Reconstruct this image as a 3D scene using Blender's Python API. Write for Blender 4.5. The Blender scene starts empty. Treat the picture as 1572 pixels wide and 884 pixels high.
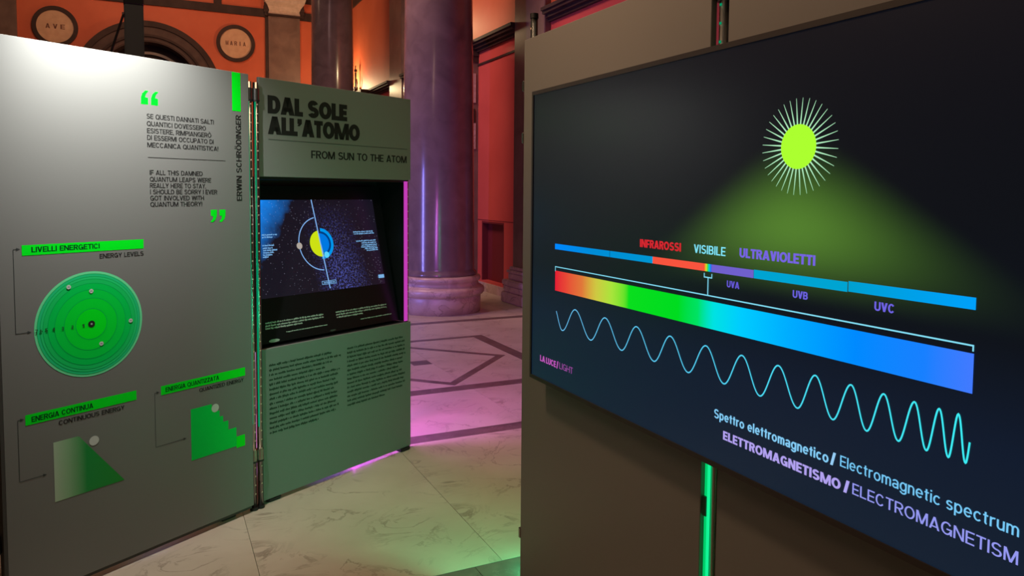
import bpy, bmesh, math, random
from mathutils import Vector, Matrix

S = bpy.context.scene
C = S.collection
random.seed(7)
pi = math.pi

def srgb(r, g, b):
    f = lambda c: (c/255/12.92) if c/255 <= .04045 else ((c/255+.055)/1.055)**2.4
    return (f(r), f(g), f(b))

# ------------------------------------------------------------------ camera
cam_d = bpy.data.cameras.new('camera'); cam = bpy.data.objects.new('camera', cam_d); C.objects.link(cam)
FPX, CY, PITCH, ROLL = 1137.2, 362.7, .0595, .0077
cam_d.sensor_width = 36; cam_d.lens = 36*FPX/1572
cam_d.shift_y = -(442-CY)/1572
cam_d.clip_start = .05; cam_d.clip_end = 200
cp, sp, cr, sr = math.cos(PITCH), math.sin(PITCH), math.cos(ROLL), math.sin(ROLL)
R0, R1, R2 = Vector((1, 0, 0)), Vector((0, cp, -sp)), Vector((0, -sp, -cp))
ax, ay = R0*cr-R2*sr, -(R0*sr+R2*cr)
m = Matrix((ax, ay, -R1)).transposed().to_4x4(); m.translation = Vector((0, 0, 1.6))
cam.matrix_world = m
S.camera = cam
S.view_settings.view_transform = 'Standard'; S.view_settings.look = 'None'
S.view_settings.exposure = 0; S.view_settings.gamma = 1; S.view_settings.use_curve_mapping = False

# ------------------------------------------------------------------ world and large lights
w = bpy.data.worlds.new('world'); S.world = w; w.use_nodes = True
w.node_tree.nodes['Background'].inputs[0].default_value = (1.0, .74, .56, 1)
w.node_tree.nodes['Background'].inputs[1].default_value = .030

def light(name, kind, loc, power, color, size=.1, size_y=None, aim=None, spot=None, blend=.5, spread=None):
    d = bpy.data.lights.new(name, kind); d.energy = power; d.color = color
    if kind == 'AREA':
        d.size = size
        if size_y: d.shape = 'RECTANGLE'; d.size_y = size_y
        if spread: d.spread = spread
    else:
        d.shadow_soft_size = size
    if kind == 'SPOT': d.spot_size = spot; d.spot_blend = blend
    o = bpy.data.objects.new(name, d); C.objects.link(o); o.location = loc
    if aim is not None:
        o.rotation_euler = (Vector(aim)-Vector(loc)).to_track_quat('-Z', 'Y').to_euler()
    return o

# frames of the exhibition panels and of the hall, in metres
O1 = Vector((-1.2749, 3.6040, 0)); A1 = math.atan2(.83756, .54635)
O2 = Vector((-1.2533, 3.6838, 0)); A2 = math.atan2(.80457, .59386)
O3 = Vector((.0433, 2.7547, 0));  A3 = math.atan2(-.89760, .44081)
DR = Vector((-.43315, .90132, 0)); NR = Vector((-.90132, -.43315, 0))     # right wall: along / out of it
W0 = Vector((-.08, 11.2, 0)); CX = Vector((-5.1948, 21.8431, 0))          # wall foot, corner with the back wall
def d_of(a): return Vector((math.cos(a), math.sin(a), 0))
def n_of(a): return Vector((math.sin(a), -math.cos(a), 0))

light('hall_light', 'AREA', (-.6, 4.0, 6.5), 33, (1, .70, .44), 2.0, aim=(-.6, 4.0, 0), spread=math.radians(100))
light('far_hall_light', 'AREA', (-7.2, 14.9, 8.0), 165, (1, .62, .40), 3.5, aim=(-9.0, 20.5, 5.0))
light('side_wall_fill', 'AREA', (-3.6, 8.6, 7.0), 105, (1, .58, .52), 2.0, aim=(-.2, 11.6, 1.5), spread=math.radians(110))  # added fill, lifts the red of the right wall
light('near_hall_light', 'AREA', (-2.6, .9, 4.6), 19, (1, .60, .40), 1.2, aim=(.6, 1.6, 1.8))
light('screen_wall_fill', 'AREA', (-.95, 2.2, 3.3), 10, (1, .62, .38), .25, aim=(.3, 2.2, 2.1), spread=math.radians(110))  # added fill above the view, warms the top of the screen wall
p = O1+d_of(A1)*-.80+n_of(A1)*.40
q = O1+d_of(A1)*-.68
light('panel_spot', 'SPOT', (p.x, p.y, 2.55), 140, (.96, 1, 1), .03, aim=(q.x, q.y, 2.02), spot=math.radians(104), blend=1)
# uplights hidden on the cornice of the right wall
for s_, off, z_, pw in ((9.25, .45, 4.30, 125), (2.5, .50, 4.55, 55)):
    p = W0+DR*s_+NR*off
    light('cornice_uplight', 'POINT', (p.x, p.y, z_), pw, (1, .74, .40), .10)
# light thrown by the coloured LED tubes behind the displays
p = O2+d_of(A2)*.96-n_of(A2)*.34
light('magenta_led_light', 'AREA', (p.x, p.y, .95), 26, (1, .17, .90), .06, 1.3, aim=(p.x+.40, p.y+1, .35))
light('violet_led_light', 'AREA', (-3.4, 7.2, 1.1), 74, (.24, .22, 1), .06, 1.9, aim=(-1, 9.5, 1.0))
p = O3+d_of(A3)*.10-n_of(A3)*.10
light('green_led_light', 'AREA', (p.x, p.y, .85), 16, (.05, 1, .45), .05, 1.3, aim=(p.x-1, p.y+.45, .65))
light('title_wash_fill', 'SPOT', (.0, 1.6, 3.4), 52, (1, .84, .62), .06, aim=(-.92, 4.12, 1.95), spot=math.radians(34), blend=1)  # added wash from the front to brighten the title panel, no lamp there
p2 = O2+d_of(A2)*.72-n_of(A2)*.36
light('violet_floor_fill', 'AREA', (p2.x, p2.y, .8), 18, (.30, .16, 1), .05, 1.1, aim=(p2.x+.35, p2.y+1, .1))  # second violet light added to tint the floor, has no tube
light('under_panel_led_light', 'POINT', (-.90, 4.20, .03), .10, (.85, .1, 1), .01)
light('green_floor_led_light', 'POINT', (.12, 3.05, .07), 1.9, (.02, 1, .42), .03)

# ------------------------------------------------------------------ materials
def mat(name, col, rough=.5, metal=0, spec=.5, coat=0, coat_rough=.1):
    mt = bpy.data.materials.new(name); mt.use_nodes = True
    b = mt.node_tree.nodes['Principled BSDF']
    b.inputs['Base Color'].default_value = (*col, 1); b.inputs['Roughness'].default_value = rough
    b.inputs['Metallic'].default_value = metal; b.inputs['Specular IOR Level'].default_value = spec
    b.inputs['Coat Weight'].default_value = coat; b.inputs['Coat Roughness'].default_value = coat_rough
    return mt
def emit(name, col, st=1):
    mt = bpy.data.materials.new(name); mt.use_nodes = True; nt = mt.node_tree
    nt.nodes.remove(nt.nodes['Principled BSDF'])
    e = nt.nodes.new('ShaderNodeEmission'); e.inputs[0].default_value = (*col, 1); e.inputs[1].default_value = st
    nt.links.new(e.outputs[0], nt.nodes['Material Output'].inputs[0])
    return mt
def mottled(name, c1, c2, scale=3, rough=.5, bump=0, detail=6, dist=0, coat=0, veins=None, r2=None, spec=.5):
    mt = mat(name, c1, rough, coat=coat, spec=spec); nt = mt.node_tree; L = nt.links.new
    b = nt.nodes['Principled BSDF']
    tc = nt.nodes.new('ShaderNodeTexCoord'); n = nt.nodes.new('ShaderNodeTexNoise')
    n.inputs['Scale'].default_value = scale; n.inputs['Detail'].default_value = detail; n.inputs['Distortion'].default_value = dist
    L(tc.outputs['Object'], n.inputs['Vector'])
    r = nt.nodes.new('ShaderNodeValToRGB'); r.color_ramp.elements[0].position = .3; r.color_ramp.elements[1].position = .7
    r.color_ramp.elements[0].color = (*c1, 1); r.color_ramp.elements[1].color = (*c2, 1)
    L(n.outputs['Fac'], r.inputs[0]); out = r.outputs[0]
    if veins:
        col, vs, th = veins
        v = nt.nodes.new('ShaderNodeTexNoise'); v.inputs['Scale'].default_value = vs; v.inputs['Detail'].default_value = 7
        v.inputs['Distortion'].default_value = 1.2; v.inputs['Roughness'].default_value = .6
        L(tc.outputs['Object'], v.inputs['Vector'])
        a = nt.nodes.new('ShaderNodeMath'); a.operation = 'SUBTRACT'; a.inputs[1].default_value = .5; L(v.outputs['Fac'], a.inputs[0])
        ab = nt.nodes.new('ShaderNodeMath'); ab.operation = 'ABSOLUTE'; L(a.outputs[0], ab.inputs[0])
        mr = nt.nodes.new('ShaderNodeMapRange'); mr.inputs['From Min'].default_value = 0; mr.inputs['From Max'].default_value = th
        mr.inputs['To Min'].default_value = .72; mr.inputs['To Max'].default_value = 0; L(ab.outputs[0], mr.inputs['Value'])
        # veins come and go
        k = nt.nodes.new('ShaderNodeTexNoise'); k.inputs['Scale'].default_value = vs*.9; L(tc.outputs['Object'], k.inputs['Vector'])
        kr = nt.nodes.new('ShaderNodeMapRange'); kr.inputs['From Min'].default_value = .42; kr.inputs['From Max'].default_value = .62; L(k.outputs['Fac'], kr.inputs['Value'])
        mu = nt.nodes.new('ShaderNodeMath'); mu.operation = 'MULTIPLY'; L(mr.outputs[0], mu.inputs[0]); L(kr.outputs[0], mu.inputs[1])
        mx = nt.nodes.new('ShaderNodeMixRGB'); mx.inputs[2].default_value = (*col, 1); L(mu.outputs[0], mx.inputs[0]); L(out, mx.inputs[1]); out = mx.outputs[0]
    L(out, b.inputs['Base Color'])
    if bump:
        bp = nt.nodes.new('ShaderNodeBump'); bp.inputs['Strength'].default_value = bump; bp.inputs['Distance'].default_value = .01
        L(n.outputs['Fac'], bp.inputs['Height']); L(bp.outputs[0], b.inputs['Normal'])
    return mt
def ramp_mat(name, stops, u0, u1, emissive=True, axis='X'):
    """colour bands along an axis of the object, u0..u1 metres"""
    mt = bpy.data.materials.new(name); mt.use_nodes = True; nt = mt.node_tree; L = nt.links.new
    tc = nt.nodes.new('ShaderNodeTexCoord'); sx = nt.nodes.new('ShaderNodeSeparateXYZ'); L(tc.outputs['Object'], sx.inputs[0])
    mr = nt.nodes.new('ShaderNodeMapRange'); mr.inputs['From Min'].default_value = u0; mr.inputs['From Max'].default_value = u1
    L(sx.outputs[axis], mr.inputs['Value'])
    r = nt.nodes.new('ShaderNodeValToRGB'); el = r.color_ramp.elements
    while len(el) < len(stops): el.new(.5)
    for e, (u, c) in zip(el, stops): pass
    for i, (u, c) in enumerate(stops):
        el[i].position = (u-u0)/(u1-u0)
    for i, (u, c) in enumerate(stops):
        el[i].color = (*srgb(*c), 1)
    L(mr.outputs[0], r.inputs[0])
    b = nt.nodes['Principled BSDF']
    if emissive:
        nt.nodes.remove(b); e = nt.nodes.new('ShaderNodeEmission'); L(r.outputs[0], e.inputs[0]); L(e.outputs[0], nt.nodes['Material Output'].inputs[0])
    else:
        L(r.outputs[0], b.inputs['Base Color']); b.inputs['Roughness'].default_value = .5
    return mt

M = {}
M['board'] = mat('matt_panel_board', (.195, .188, .172), .42, spec=.4)
M['edge'] = mat('board_edge', (.05, .045, .04), .6)
M['ink'] = mat('black_ink', (.016, .015, .014), .6, spec=.2)
M['dark_ink'] = mat('grey_ink', (.05, .055, .05), .6, spec=.2)
M['green'] = mat('fluorescent_green_ink', (.0, .92, .015), .5, spec=.1)
M['chrome'] = mat('chrome_tube', (.36, .35, .33), .25, 1)
M['steel'] = mat('dark_steel', (.24, .25, .25), .32, .9)
M['black'] = mat('black_plastic', (.008, .008, .009), .45)
M['blackgloss'] = mat('black_gloss_sheet', (.006, .006, .007), .30, spec=.3)
M['bezel'] = mat('dark_bezel', (.035, .028, .026), .4)
M['hole'] = mat('tube_hole', (.01, .01, .01), .8)
M['floor'] = mottled('cream_marble', (.43, .36, .275), (.54, .46, .36), 2.2, .28, 0, 8, .6, veins=((.17, .125, .09), 3.4, .026), spec=.45)
M['band'] = mottled('dark_marble', (.085, .065, .055), (.17, .125, .105), 5, .3, 0, 8, 1.5, veins=((.30, .22, .19), 6, .012), spec=.45)
M['subfloor'] = mat('joint_mortar', (.16, .13, .10), .9)
M['orange'] = mottled('terracotta_paint', (.56, .105, .040), (.64, .135, .055), 1.5, .6, .04, spec=.3)
M['red'] = mottled('pink_lit_red_paint', (.56, .080, .062), (.64, .100, .078), 1.3, .6, .04, spec=.3)  # lower wall red pushed pinker, takes the violet-pink light into the colour
M['darkred'] = mat('dark_red_paint', (.16, .012, .018), .6)
M['trim'] = mottled('brown_stone_trim', (.040, .021, .016), (.062, .034, .026), 4, .65, spec=.2)
M['archstone'] = mottled('arch_stone', (.075, .042, .033), (.11, .065, .05), 4, .65, spec=.2)
M['pier'] = mottled('brown_marble_pier', (.15, .088, .066), (.23, .14, .105), 3, .30, 0, 8, .5)
M['column'] = mottled('purple_brown_marble', (.145, .098, .090), (.21, .145, .13), 3.5, .20, 0, 8, .8, coat=.3)
M['base'] = mottled('pink_marble_base', (.42, .28, .23), (.60, .43, .36), 4, .35, 0, 8, 1.2, veins=((.2, .12, .10), 4, .03))
M['capital'] = mottled('pale_carved_stone', (.52, .36, .25), (.66, .48, .34), 9, .6, .1)
M['medal'] = mottled('ochre_plaster', (.56, .30, .16), (.66, .38, .21), 6, .6)
M['letterbrown'] = mat('brown_paint', (.17, .06, .03), .7)
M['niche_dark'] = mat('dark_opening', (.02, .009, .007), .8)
M['led_green'] = emit('green_led', srgb(0, 205, 105), 1.0)
M['green_glint'] = emit('green_glint_glow', srgb(0, 140, 95), 1.0)  # self-lit colour for green LED reflections on the chrome posts
M['led_magenta'] = emit('magenta_led', srgb(196, 62, 182), 1.0)
M['led_magenta_hot'] = emit('magenta_led_bright', srgb(225, 60, 255), 3.0)
M['led_violet'] = emit('violet_led', (.25, .12, 1.0), 5.0)

# ------------------------------------------------------------------ mesh helpers
def link(name, bm, ms, parent=None, smooth=False):
    me = bpy.data.meshes.new(name); bm.to_mesh(me); bm.free()
    for x in (ms if isinstance(ms, (list, tuple)) else [ms]): me.materials.append(x)
    if smooth:
        for f in me.polygons: f.use_smooth = True
    o = bpy.data.objects.new(name, me); C.objects.link(o)
    if parent: o.parent = parent
    return o
def thing(name, label, cat, loc=(0, 0, 0), rz=0, group=None):
    o = bpy.data.objects.new(name, None); C.objects.link(o); o.empty_display_size = .1
    o.location = loc; o.rotation_euler = (0, 0, rz); o['label'] = label; o['category'] = cat
    if group: o['group'] = group
    return o
def structure(o, label=None):
    o['kind'] = 'structure'
    if label: o['label'] = label
    return o
def box(bm, x0, x1, y0, y1, z0, z1, mi=0):
    vs = [bm.verts.new((x, y, z)) for x in (x0, x1) for y in (y0, y1) for z in (z0, z1)]
    for idx in ((0, 1, 3, 2), (4, 6, 7, 5), (0, 4, 5, 1), (2, 3, 7, 6), (0, 2, 6, 4), (1, 5, 7, 3)):
        f = bm.faces.new([vs[i] for i in idx]); f.material_index = mi
    return bm
def B(*a): return box(bmesh.new(), *a)
def bevel(bm, r, seg=2):
    bmesh.ops.bevel(bm, geom=bm.edges[:], offset=r, segments=seg, affect='EDGES'); return bm
def tube(bm, x, y, z0, z1, r, seg=20, r2=None):
    r2 = r if r2 is None else r2
    a = [bm.verts.new((x+r*math.cos(2*pi*i/seg), y+r*math.sin(2*pi*i/seg), z0)) for i in range(seg)]
    b = [bm.verts.new((x+r2*math.cos(2*pi*i/seg), y+r2*math.sin(2*pi*i/seg), z1)) for i in range(seg)]
    for i in range(seg): bm.faces.new((a[i], a[(i+1) % seg], b[(i+1) % seg], b[i]))
    bm.faces.new(a[::-1]); bm.faces.new(b)
    return bm
def rod(bm, p, q, r, seg=10):
    p, q = Vector(p), Vector(q); d = (q-p).normalized(); t = d.orthogonal().normalized(); s = d.cross(t)
    a = [bm.verts.new(p+(t*math.cos(2*pi*i/seg)+s*math.sin(2*pi*i/seg))*r) for i in range(seg)]
    b = [bm.verts.new(q+(t*math.cos(2*pi*i/seg)+s*math.sin(2*pi*i/seg))*r) for i in range(seg)]
    for i in range(seg): bm.faces.new((a[i], a[(i+1) % seg], b[(i+1) % seg], b[i]))
    bm.faces.new(a[::-1]); bm.faces.new(b); return bm
def lathe(profile, seg=64):
    bm = bmesh.new(); rings = []
    for r, z in profile:
        rings.append([bm.verts.new((r*math.cos(2*pi*i/seg), r*math.sin(2*pi*i/seg), z)) for i in range(seg)])
    for a, b in zip(rings, rings[1:]):
        for i in range(seg): bm.faces.new((a[i], a[(i+1) % seg], b[(i+1) % seg], b[i]))
    bm.faces.new(rings[0][::-1]); bm.faces.new(rings[-1]); return bm
def polys(pl, y=0.0, bm=None):
    """flat print: polygons in (u, v) on a plane facing local -y"""
    bm = bm or bmesh.new()
    for P in pl:
        ar = sum(P[i][0]*P[(i+1) % len(P)][1]-P[(i+1) % len(P)][0]*P[i][1] for i in range(len(P)))
        if ar < 0: P = P[::-1]
        bm.faces.new([bm.verts.new((a, y, b)) for a, b in P])
    return bm
def rect(u0, v0, u1, v1): return [(u0, v0), (u1, v0), (u1, v1), (u0, v1)]
def disc(cu, cv, r, n=64, ru=None): ru = ru or r; return [(cu+ru*math.cos(2*pi*i/n), cv+r*math.sin(2*pi*i/n)) for i in range(n)]
def ring(cu, cv, r0, r1, n=64, a0=0, a1=360):
    out = []
    for i in range(n):
        a, b = math.radians(a0+(a1-a0)*i/n), math.radians(a0+(a1-a0)*(i+1)/n)
        out.append([(cu+r0*math.cos(a), cv+r0*math.sin(a)), (cu+r1*math.cos(a), cv+r1*math.sin(a)),
                    (cu+r1*math.cos(b), cv+r1*math.sin(b)), (cu+r0*math.cos(b), cv+r0*math.sin(b))])
    return out
def line(pts, wd):
    out = []
    n = len(pts); off = []
    for i in range(n):
        a = Vector(pts[max(0, i-1)]); b = Vector(pts[min(n-1, i+1)]); d = (b-a).normalized(); nn = Vector((-d.y, d.x))
        if 0 < i < n-1:
            d1 = (Vector(pts[i])-a).normalized(); nn1 = Vector((-d1.y, d1.x)); k = max(.35, nn.dot(nn1)); nn = nn/k
        off.append((Vector(pts[i])+nn*wd/2, Vector(pts[i])-nn*wd/2))
    for (a, b), (c, d) in zip(off, off[1:]): out.append([tuple(b), tuple(d), tuple(c), tuple(a)])
    return out

# ------------------------------------------------------------------ stroke alphabet (cap height 1)
def glyph(ch, w):
    Q = []
    def bar(x0, y0, x1, y1): Q.append([(x0, y0), (x1, y0), (x1, y1), (x0, y1)])
    def diag(x0, y0, x1, y1, h): Q.append([(x0, y0), (x0+h, y0), (x1+h, y1), (x1, y1)])
    def arc(cx, cy, rx, ry, a0, a1, th=None):
        th = th or w; n = max(4, int(abs(a1-a0)/14))
        for i in range(n):
            a, b = math.radians(a0+(a1-a0)*i/n), math.radians(a0+(a1-a0)*(i+1)/n)
            Q.append([(cx+rx*math.cos(a), cy+ry*math.sin(a)), (cx+rx*math.cos(b), cy+ry*math.sin(b)),
                      (cx+(rx-th)*math.cos(b), cy+(ry-th*.9)*math.sin(b)), (cx+(rx-th)*math.cos(a), cy+(ry-th*.9)*math.sin(a))])
    h = w*.88; dw = w*1.12; X = .73; g = max(0, w-.15)
    c = ch
    if c in 'ÖÒ':
        W = .76; arc(W/2, .5, W/2, .51, 0, 360)
        if c == 'Ö': bar(.16, 1.08, .16+w, 1.08+w); bar(.60-w, 1.08, .60, 1.08+w)
        else: Q.append([(.2, 1.28), (.2+w*1.2, 1.28), (.5, 1.08), (.5-w*.9, 1.08)])
    elif c == 'A': W = .74+g*.9; diag(0, 0, W/2-dw/2, 1, dw); diag(W-dw, 0, W/2-dw/2, 1, dw); bar(.18, .18, W-.18, .18+h*.85)
    elif c == 'B':
        W = .66; bar(0, 0, w, 1)
        for y0, y1, k in ((0, .5+h/2, 0), (.5-h/2, 1, .03)):
            r = (y1-y0)/2; cx = W-k-.27; bar(w, y1-h, cx, y1); bar(w, y0, cx, y0+h); arc(cx, y0+r, .27, r, -90, 90)
    elif c == 'C': W = .72; arc(W/2, .5, W/2, .51, 38, 322)
    elif c == 'D': W = .70+g*.5; bar(0, 0, w, 1); bar(w, 0, W-.38, h); bar(w, 1-h, W-.38, 1); arc(W-.38, .5, .38, .5, -90, 90)
    elif c == 'E': W = .58; bar(0, 0, w, 1); bar(w, 0, W, h); bar(w, 1-h, W, 1); bar(w, .5-h/2, W-.04, .5+h/2)
    elif c == 'F': W = .56; bar(0, 0, w, 1); bar(w, 1-h, W, 1); bar(w, .46-h/2, W-.05, .46+h/2)
    elif c == 'G': W = .76; arc(W/2, .5, W/2, .51, 38, 335); bar(W/2, .42-h/2+.03, W, .42+h/2+.03); bar(W-w, 0, W, .48)
    elif c == 'H': W = .70; bar(0, 0, w, 1); bar(W-w, 0, W, 1); bar(w, .5-h/2, W-w, .5+h/2)
    elif c == 'I': W = w; bar(0, 0, w, 1)
    elif c == 'J': W = .5; bar(W-w, .3, W, 1); arc(W/2, .26, W/2, .27, 180, 360)
    elif c == 'K': W = .7; bar(0, 0, w, 1); diag(w, .32, W-dw-.02, 1, dw*1.1); diag(.26, .55, W-dw, 0, dw)
    elif c == 'L': W = .54; bar(0, 0, w, 1); bar(w, 0, W, h)
    elif c == 'M': W = .86+g*1.6; d_ = dw-g*.35; bar(0, 0, w-g*.2, 1); bar(W-w+g*.2, 0, W, 1); diag(w*.15, 1, W/2-d_/2, 0, d_); diag(W-w*.15-d_, 1, W/2-d_/2, 0, d_)
    elif c == 'N': W = .70+g*.6; bar(0, 0, w, 1); bar(W-w, 0, W, 1); diag(0, 1, W-dw, 0, dw)
    elif c in 'OQ':
        W = .78+g*.6; arc(W/2, .5, W/2, .51, 0, 360)
        if c == 'Q': diag(W-.08-w*.6, -.04, W-.34, .26, w*1.2)
    elif c in 'PR':
        W = .66; bar(0, 0, w, 1); cx = W-.28; y0 = .42; r = (1-y0)/2
        bar(w, 1-h, cx, 1); bar(w, y0, cx, y0+h); arc(cx, y0+r, .28, r, -90, 90)
        if c == 'R': diag(W-dw+.02, 0, W-.42, y0+h*.5, dw)
    elif c == 'S': W = .66+g*.6; r = .255+h/4; arc(W/2, 1-r+.01, W/2-.02, r, 25, 268); arc(W/2, r-.01, W/2, r, 92, -155)
    elif c == 'T': W = .62; bar(W/2-w/2, 0, W/2+w/2, 1); bar(0, 1-h, W, 1)
    elif c == 'U': W = .70; bar(0, .32, w, 1); bar(W-w, .32, W, 1); arc(W/2, .34, W/2, .35, 180, 360)
    elif c == 'V': W = .70; diag(0, 1, W/2-dw/2, 0, dw); diag(W-dw, 1, W/2-dw/2, 0, dw)
    elif c == 'W': W = 1.0; diag(0, 1, .26-dw/2, 0, dw); diag(.5-dw/2, 1, .26-dw/2, 0, dw); diag(.5-dw/2, 1, .74-dw/2, 0, dw); diag(W-dw, 1, .74-dw/2, 0, dw)
    elif c == 'X': W = .68; diag(0, 0, W-dw, 1, dw); diag(W-dw, 0, 0, 1, dw)
    elif c == 'Y': W = .68; bar(W/2-w/2, 0, W/2+w/2, .45); diag(W/2-dw/2, .4, 0, 1, dw); diag(W/2-dw/2, .4, W-dw, 1, dw)
    elif c == 'Z': W = .64; bar(0, 0, W, h); bar(0, 1-h, W, 1); diag(0, h*.6, W-dw*1.2, 1-h*.6, dw*1.2)
    elif c == 'o': W = .60; arc(W/2, X/2, W/2, X/2+.01, 0, 360)
    elif c == 'c': W = .55; arc(W/2+.02, X/2, W/2+.02, X/2+.01, 42, 318)
    elif c == 'e': W = .58; arc(W/2, X/2, W/2, X/2+.01, 0, 320); bar(w*.8, X/2-h*.4, W-.01, X/2+h*.4)
    elif c == 'l': W = w; bar(0, 0, w, 1)
    elif c == 'i': W = w; bar(0, 0, w, X); bar(0, 1-w, w, 1)
    elif c == 't': W = .36; bar(.1, .12, .1+w, .92); bar(.01, X-h, W-.01, X); arc(.1+.16, .15, .16, .15, 180, 275)
    elif c == 'r': W = .36; bar(0, 0, w, X); arc(.30, X-.26, .30, .27, 75, 165)
    elif c in 'nm':
        bar(0, 0, w, X); s = .52 if c == 'n' else .47; W = s
        arc(s/2, X-.26, s/2, .27, 0, 180); bar(s-w, 0, s, X-.25)
        if c == 'm': W = 2*s-w; arc(s-w+s/2, X-.26, s/2, .27, 0, 180); bar(W-w, 0, W, X-.25)
    elif c == 'u': W = .52; bar(W-w, 0, W, X); bar(0, .25, w, X); arc(W/2, .26, W/2, .27, 180, 360)
    elif c == 'p': W = .58; bar(0, -.26, w, X); arc(W/2, X/2, W/2, X/2+.01, 0, 360)
    elif c == 'g': W = .58; bar(W-w, -.02, W, X); arc(W/2, X/2, W/2, X/2+.01, 0, 360); arc(W/2, -.02, W/2, .25, 190, 360)
    elif c == 'a':
        W = .54; bar(W-w, 0, W, X-.22); arc(W/2, X-.24, W/2, .25, 0, 160); arc(W/2-.02, .21, W/2-.02, .22, 60, 330); bar(.2, .42-h, W-w, .42)
    elif c == 's': W = .5; r = .185+h/4; arc(W/2, X-r+.01, W/2-.01, r, 25, 268); arc(W/2, r-.01, W/2, r, 92, -155)
    elif c == '/': W = .42; diag(0, -.12, W-w, 1.1, w)
    elif c == '!': W = w; bar(0, .3, w, 1); bar(0, 0, w, w)
    elif c == '.': W = w; bar(0, 0, w, w)
    elif c == ',': W = w; bar(0, 0, w, w); Q.append([(w*.3, 0), (w, 0), (w*.6, -.16), (0, -.16)])
    elif c == "'": W = w; bar(0, .72, w, 1); Q.append([(w*.3, .74), (w, .74), (w*.5, .58), (0, .58)])
    elif c == '1': W = .35; bar(W-w, 0, W, 1); diag(.0, .72, W-w, 1, w)
    elif c == '2': W = .56; bar(0, 0, W, h); arc(W/2, .71, W/2, .3, 0, 170); diag(0, h*.8, W-w*1.2, .65, w*1.1)
    elif c == '3': W = .56; arc(W/2, .74, W/2-.02, .27, -90, 160); arc(W/2, .27, W/2, .28, -160, 90)
    elif c == '4': W = .6; bar(.36, 0, .36+w, 1); bar(0, .25, W, .25+h); diag(0, .3, .3, 1, w)
    elif c == '5': W = .56; bar(.04, 1-h, W-.03, 1); bar(.04, .5, .04+w, 1); arc(W/2, .31, W/2, .32, -155, 130)
    elif c == '6': W = .58; arc(W/2, .31, W/2, .32, 0, 360); arc(.5, .34, .5, .68, 110, 180)
    elif c == '7': W = .54; bar(0, 1-h, W, 1); diag(.12, 0, W-dw, 1-h*.5, dw)
    else: W = .22
    return W, Q
def text(s, u0, u1, v0, cap, wt=.15, track=.1, up=False):
    """polygons of a line of lettering from u0 to u1, standing on v0; up=True reads upwards"""
    x = 0; out = []
    for ch in s:
        if ch == ' ': x += (.42 if wt < .2 else .30)-track; continue
        W, Q = glyph(ch, wt)
        for q in Q: out.append([(a+x, b) for a, b in q])
        x += W+track
    x -= track; k = (u1-u0)/x
    if up: return [[(v0-b*cap, u0+a*k) for a, b in q] for q in out]
    return [[(u0+a*k, v0+b*cap) for a, b in q] for q in out]
def filler(u0, u1, v, hgt, seed):
    """a printed line too small to read: runs of letter-like marks with word gaps"""
    rn = random.Random(seed); out = []; u = u0
    while u < u1-.004:
        nlet = rn.choice((1, 2, 3, 4, 5, 6, 7, 8, 9, 10))
        for _ in range(nlet):
            if u > u1: break
            a = hgt*(1.0 if rn.random() > .35 else 1.42)
            d = 0 if rn.random() > .12 else -hgt*.4
            out.append(rect(u, v+d, u+hgt*.62, v+a)); u += hgt*.70
        u += hgt*.62
    return out

# ================================================================== THE HALL
AX = Vector((.90132, .43315, 0)); BX = DR.copy()     # floor grid: a to the right along the back wall, b away
GA = math.atan2(.43315, .90132)
floor = structure(link('floor', B(-8, 11, -4, 24, -.30, -.012), M['subfloor']))
floor.rotation_euler = (0, 0, GA)
def floor_piece(name, bm, mm): return link(name, bm, mm, floor)
BANDS = ((2.53, 2.84), (4.43, 4.56), (5.49, 5.63), (8.43, 8.57))
slab_cache = {}
g = .0011
rows = [(-1.35, .59), (.59, 2.53), (2.84, 4.43), (4.56, 5.49), (5.63, 7.0), (7.0, 8.43), (8.57, 10.5), (10.5, 12.4), (12.4, 14.4), (14.4, 16.4)]
for b0, b1 in rows:
    a = .36-.97*8
    while a < 9:
        key = (round(b1-b0, 3))
        if key not in slab_cache:
            o = floor_piece('marble_slab', B(g, .97-g, g, (b1-b0)-g, -.012, 0), M['floor']); slab_cache[key] = o.data
        else:
            o = bpy.data.objects.new('marble_slab', slab_cache[key]); C.objects.link(o); o.parent = floor
        o.location = (a, b0, 0)
        a += .97
for b0, b1 in BANDS:
    a = -6.0; n = 0
    while a < 9:
        o = floor_piece('marble_band', B(a+g, a+2.4-g, b0+g, b1-g, -.012, .0), M['band']); a += 2.4
def flat(name, P, mm, z=.0012):
    bm = bmesh.new(); lo = [bm.verts.new((x, y, 0)) for x, y in P]; hi = [bm.verts.new((x, y, z)) for x, y in P]
    bm.faces.new(hi); n = len(P)
    for i in range(n): bm.faces.new((lo[i], lo[(i+1) % n], hi[(i+1) % n], hi[i]))
    return floor_piece(name, bm, mm)
for ca in (2.2, 5.2, -.8):
    cb = 6.52
    if ca == 2.2: side = ((3.13, 3.26), (1.14, 1.27))
    else: side = ((ca+.93, ca+1.06), (ca-1.06, ca-.93))
    for a0, a1 in side: flat('inlay_strip', rect(a0, 5.63, a1, 7.56), M['band'])
    flat('inlay_strip', rect(side[1][1], 7.47, side[0][0], 7.56), M['band'])
    R_, r_ = .87, .765
    c4 = [(0, -1), (1, 0), (0, 1), (-1, 0)]
    for i in range(4):
        p0, p1 = c4[i], c4[(i+1) % 4]
        flat('inlay_strip', [(ca+p0[0]*R_, cb+p0[1]*R_), (ca+p1[0]*R_, cb+p1[1]*R_), (ca+p1[0]*r_, cb+p1[1]*r_), (ca+p0[0]*r_, cb+p0[1]*r_)], M['band'], .0014)
    flat('inlay_strip', rect(ca-.09, cb-.07, ca+.09, cb+.10), M['band'])

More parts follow.
